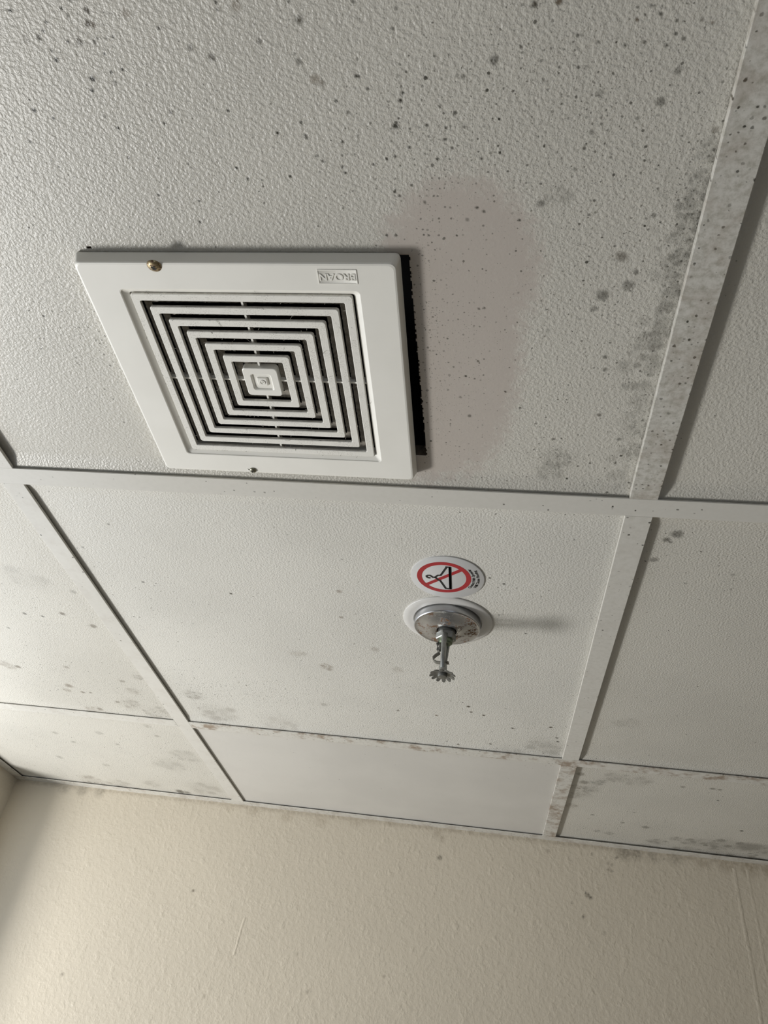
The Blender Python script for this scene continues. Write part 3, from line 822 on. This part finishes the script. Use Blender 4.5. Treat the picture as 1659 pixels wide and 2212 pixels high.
# ------------------------------------------------------------------ warning sticker
SX, SY, SZ = 0.4360, 0.1364, tile_z[(0, 1)]
MAT['st_white'] = plain('sticker_white', (0.62, 0.62, 0.61), 0.35, var=.03)
MAT['st_red'] = plain('sticker_red', (0.40, 0.022, 0.03), 0.38, var=.06)
MAT['st_black'] = plain('sticker_black', (0.012, 0.012, 0.013), 0.4, var=.1)
stick = empty('warning_sticker', (SX, SY, ZC + SZ), 'round white sticker with a crossed-out coat hanger in a red ring', 'sticker')
stick.rotation_euler = Matrix(((0, -1, 0), (-1, 0, 0), (0, 0, -1))).to_euler()     # artwork right = -y, artwork up = -x, faces down
bm = bmesh.new()
loft(bm, [circ(.0388, 0, 72), circ(.0388, .0011, 72), circ(.0384, .0013, 72)], cap0=True, cap1=True)
from_bm('disc', bm, MAT['st_white'], stick, angle=40)
OX, OY = .0007, .0035            # centre of the ring on the sticker
bm = bmesh.new()
loft(bm, [circ(.0286, .0012, 72, OX, OY), circ(.0286, .00145, 72, OX, OY), circ(.0234, .00145, 72, OX, OY), circ(.0234, .0012, 72, OX, OY)], closed=True)
from_bm('red_ring', bm, MAT['st_red'], stick)
bm = bmesh.new()
stroke(bm, [(OX - .0150, OY + .0188), (OX + .0158, OY - .0180)], .0044, .0012, .00142)
from_bm('slash', bm, MAT['st_red'], stick)
bm = bmesh.new()
hp = lambda L: [(OX - .0003 + u / 1000, OY - .0018 + v / 1000) for u, v in L]
stroke(bm, hp([(20.3, -1.2), (20.3, -4.4), (-20.4, -4.4), (-20.4, .3), (-5.2, 6.2), (-5.0, 7.6), (0.0, 11.2), (3.9, 8.2), (4.3, 5.2), (19.8, -1.2)]), .0022, .0012, .0015, True)
stroke(bm, hp([(20.9, -5.0), (-21.0, -5.0)]), .0026, .0012, .0015)
stroke(bm, hp([(0, 11), (-.4, 13.6), (1.6, 15.2), (2.9, 16.6), (2.7, 18.8), (1.2, 20.2), (-.6, 19.9), (-1.8, 18.2), (-2.0, 16.2)]), .0022, .0012, .0015)
from_bm('hanger_print', bm, MAT['st_black'], stick)
def arc_text(body, radius, size, a_mid, spacing):
    """letters set one by one along the lower arc, reading left to right"""
    widths = {' ': .46, 'i': .26, 'l': .24, 't': .33, 'r': .36, 'W': .92, 'C': .72, 'F': .60, 'S': .66, 'k': .5, 'c': .5, 's': .5}
    tot = sum(widths.get(c, .56) for c in body) * size * spacing
    a = a_mid - tot / radius / 2
    out = bmesh.new()
    for c in body:
        wd = widths.get(c, .56) * size * spacing
        if c != ' ':
            me = text_mesh(c, size, .00010, .00013, 1.0, 'BOTTOM_BASELINE')
            cx = (max(v.co.x for v in me.vertices) + min(v.co.x for v in me.vertices)) / 2 if len(me.vertices) else 0
            th = a + wd / radius / 2
            me.transform(Matrix.Translation((-cx, 0, 0)))
            # reference line: baseline height common to all letters
            M_ = Matrix.Translation((OX + radius * math.sin(th), OY - radius * math.cos(th), .00135)) @ Matrix.Rotation(th, 4, 'Z')
            me.transform(M_)
            out.from_mesh(me)
            bpy.data.meshes.remove(me)
        a += wd / radius
    return out
from_bm('lettering', arc_text('Contact With Sprinkler', .0327, .0043, .02, .84), MAT['st_black'], stick)
from_bm('lettering', arc_text('Will Cause Flooding', .0373, .0043, .02, .84), MAT['st_black'], stick)

# ------------------------------------------------------------------ fire sprinkler
nt = NT('tarnished_chrome')
P = nt.coord()
nz = nt.noise(P, 70.0, 6.0, 0.75)
nz2 = nt.noise(P, 420.0, 4.0, 0.7)
rm = nt.ramp(nt.math('MULTIPLY_ADD', nz2, 0.55, nz), 0.76, 0.88)
rad = nt.n('ShaderNodeVectorMath', {0: nt.n('ShaderNodeVectorMath', {0: P, 1: (1.0, 1.0, 0.0)}, operation='MULTIPLY').outputs[0]}, operation='LENGTH').outputs['Value']
rm = nt.math('MULTIPLY', rm, nt.ramp(rad, .0365, .035))
col_r = nt.mix(nz2, (0.045, 0.02, 0.009), (0.23, 0.125, 0.05))
nt.set(Base_Color=nt.mix(rm, (0.46, 0.465, 0.47), col_r), Metallic=nt.math('MULTIPLY_ADD', rm, -.9, .9), Roughness=nt.math('MULTIPLY_ADD', rm, .5, .30))
nt.bump(nt.math('MULTIPLY', nz2, rm), .3, .0006)
MAT['chrome_rust'] = nt.m
MAT['bronze'] = plain('grey_cast_metal', (0.36, 0.37, 0.35), 0.42, .85, bump=(500, .12, .0004), var=.35, varscale=120)
MAT['dull'] = plain('dull_grey_metal', (0.27, 0.27, 0.25), 0.5, .75, bump=(500, .15, .0004), var=.3, varscale=150)
MAT['green'] = plain('greenish_brass', (0.24, 0.29, 0.20), 0.4, .8, var=.4, varscale=160)
MAT['ringwhite'] = plain('white_enamel_ring', (0.66, 0.65, 0.62), 0.38, var=.06, varscale=60)
spr = empty('fire_sprinkler', (0.4345, 0.2255, ZC + tile_z[(0, 1)]), 'pendent metal fire sprinkler with rust-spotted escutcheon below the ceiling', 'sprinkler')
z0 = tile_z[(0, 1)]
def zz(z): return z - z0             # heights below are given from the grid plane
bm = bmesh.new()
loft(bm, [circ(.0510, zz(z0), 72), circ(.0512, zz(z0 - .0012), 72), circ(.0506, zz(z0 - .0018), 72), circ(.0440, zz(z0 - .0024), 72), circ(.0392, zz(z0 - .0020), 72), circ(.0388, zz(z0), 72)])
from_bm('ceiling_ring', bm, MAT['ringwhite'], spr, angle=40)
bm = bmesh.new()
loft(bm, [circ(.0375, zz(z0), 72), circ(.0378, zz(-.0045), 72), circ(.0376, zz(-.0056), 72), circ(.0368, zz(-.0062), 72), circ(.0352, zz(-.0058), 72), circ(.0330, zz(-.0060), 72),
          circ(.0260, zz(-.0085), 72), circ(.0190, zz(-.0105), 72), circ(.0135, zz(-.0112), 72), circ(.0115, zz(-.0100), 72), circ(.0105, zz(0), 72)])
from_bm('escutcheon', bm, MAT['chrome_rust'], spr, angle=50)
# body: hexagon boss, threaded neck
bm = bmesh.new()
def ngon(r, z, n, a0=0.0): return [(r * math.cos(a0 + 2 * math.pi * i / n), r * math.sin(a0 + 2 * math.pi * i / n), z) for i in range(n)]
loft(bm, [ngon(.0096, zz(.002), 24), ngon(.0096, zz(-.013), 24)], cap0=True, cap1=True)
loft(bm, [ngon(.0108, zz(-.0130), 6, .3), ngon(.0114, zz(-.0138), 6, .3), ngon(.0114, zz(-.0205), 6, .3), ngon(.0106, zz(-.0212), 6, .3)], cap0=True, cap1=True)
body = from_bm('body', bm, MAT['bronze'], spr, angle=30)
bm = bmesh.new()
loft(bm, [ngon(.0078, zz(-.0212), 24), ngon(.0078, zz(-.0250), 24), ngon(.0062, zz(-.0262), 24)], cap0=True, cap1=True)
from_bm('orifice_seat', bm, MAT['green'], spr, angle=30)
for sgn in (-1, 1):
    bm = bmesh.new()
    pts = [(0, sgn * .0095, -.0180), (0, sgn * .0108, -.0235), (0, sgn * .0108, -.030), (0, sgn * .0098, -.038), (0, sgn * .0078, -.046), (0, sgn * .0052, -.0525), (0, sgn * .0022, -.0570)]
    tube(bm, [(x, y, zz(z)) for x, y, z in pts], [.0034, .0033, .0029, .0026, .0025, .0026, .0028], 10, True, .72, (0, 1, 0))
    from_bm('frame_arm', bm, MAT['bronze'], spr, angle=50)
bm = bmesh.new()
loft(bm, [circ(.0034, zz(-.050), 20), circ(.0044, zz(-.0545), 20), circ(.0046, zz(-.0605), 20), circ(.0040, zz(-.0612), 20)], cap0=True, cap1=True)
from_bm('hub', bm, MAT['bronze'], spr, angle=40)
# toothed deflector
bm = bmesh.new()
NT_ = 12
def teeth(z_in, z_out):
    L = []
    for i in range(NT_):
        a = 2 * math.pi * i / NT_
        s = 2 * math.pi / NT_
        for f, r in ((-.34, .0118), (-.32, .0126), (-.17, .0141), (0, .0144), (.17, .0141), (.32, .0126), (.34, .0118), (.42, .0104), (.5, .0100), (.58, .0104)):
            b = a + f * s
            L.append((r * math.cos(b), r * math.sin(b), z_in + (z_out - z_in) * max(0, (r - .007) / .0074)))
    return L
lo, hi = teeth(zz(-.0630), zz(-.0660)), teeth(zz(-.0618), zz(-.0648))
core = lambda z: [(.0050 * math.cos(math.atan2(p[1], p[0])), .0050 * math.sin(math.atan2(p[1], p[0])), z) for p in lo]
loft(bm, [core(zz(-.0618)), hi, lo, core(zz(-.0630))], cap0=True, cap1=True)
from_bm('deflector', bm, MAT['dull'], spr, angle=40)
bm = bmesh.new()
loft(bm, [circ(.0050, zz(-.0628), 20), circ(.0052, zz(-.0655), 20), circ(.0046, zz(-.0668), 20), circ(.0020, zz(-.0672), 20)], cap0=True, cap1=True)
from_bm('deflector_screw', bm, MAT['dull'], spr, angle=40)
# fusible lever and strut, set beside the arms
bm = bmesh.new()
pts = [(-.0050, .001, -.0235), (-.0072, .001, -.0270), (-.0058, .001, -.0305), (-.0064, .001, -.0345), (-.0042, .001, -.0372), (-.0070, .001, -.0400), (-.0090, .001, -.0432), (-.0086, .001, -.0466), (-.0060, .001, -.0488), (-.0012, .001, -.0492), (.0042, .001, -.0488)]
def ribbon(bm, pts, half, th):
    loops = []
    for i, p in enumerate(pts):
        p = Vector(p); t = (Vector(pts[min(i + 1, len(pts) - 1)]) - Vector(pts[max(i - 1, 0)])).normalized()
        nrm = Vector((t.z, 0, -t.x))
        loops.append([p + nrm * th + Vector((0, half, 0)), p + nrm * th - Vector((0, half, 0)), p - nrm * th - Vector((0, half, 0)), p - nrm * th + Vector((0, half, 0))])
    loft(bm, loops, cap0=True, cap1=True)
ribbon(bm, [(x * 1.35, y, zz(z)) for x, y, z in pts], .0032, .0005)
from_bm('fusible_lever', bm, MAT['dull'], spr, angle=60)
bm = bmesh.new()
box(bm, -.0015, .0015, -.003, .003, zz(-.050), zz(-.026), .0004)
box(bm, -.0066, -.0042, -.0030, .0030, zz(-.0345), zz(-.0268), .0004)
from_bm('strut', bm, MAT['dull'], spr)
spr.rotation_euler = (0, 0, math.radians(-6))
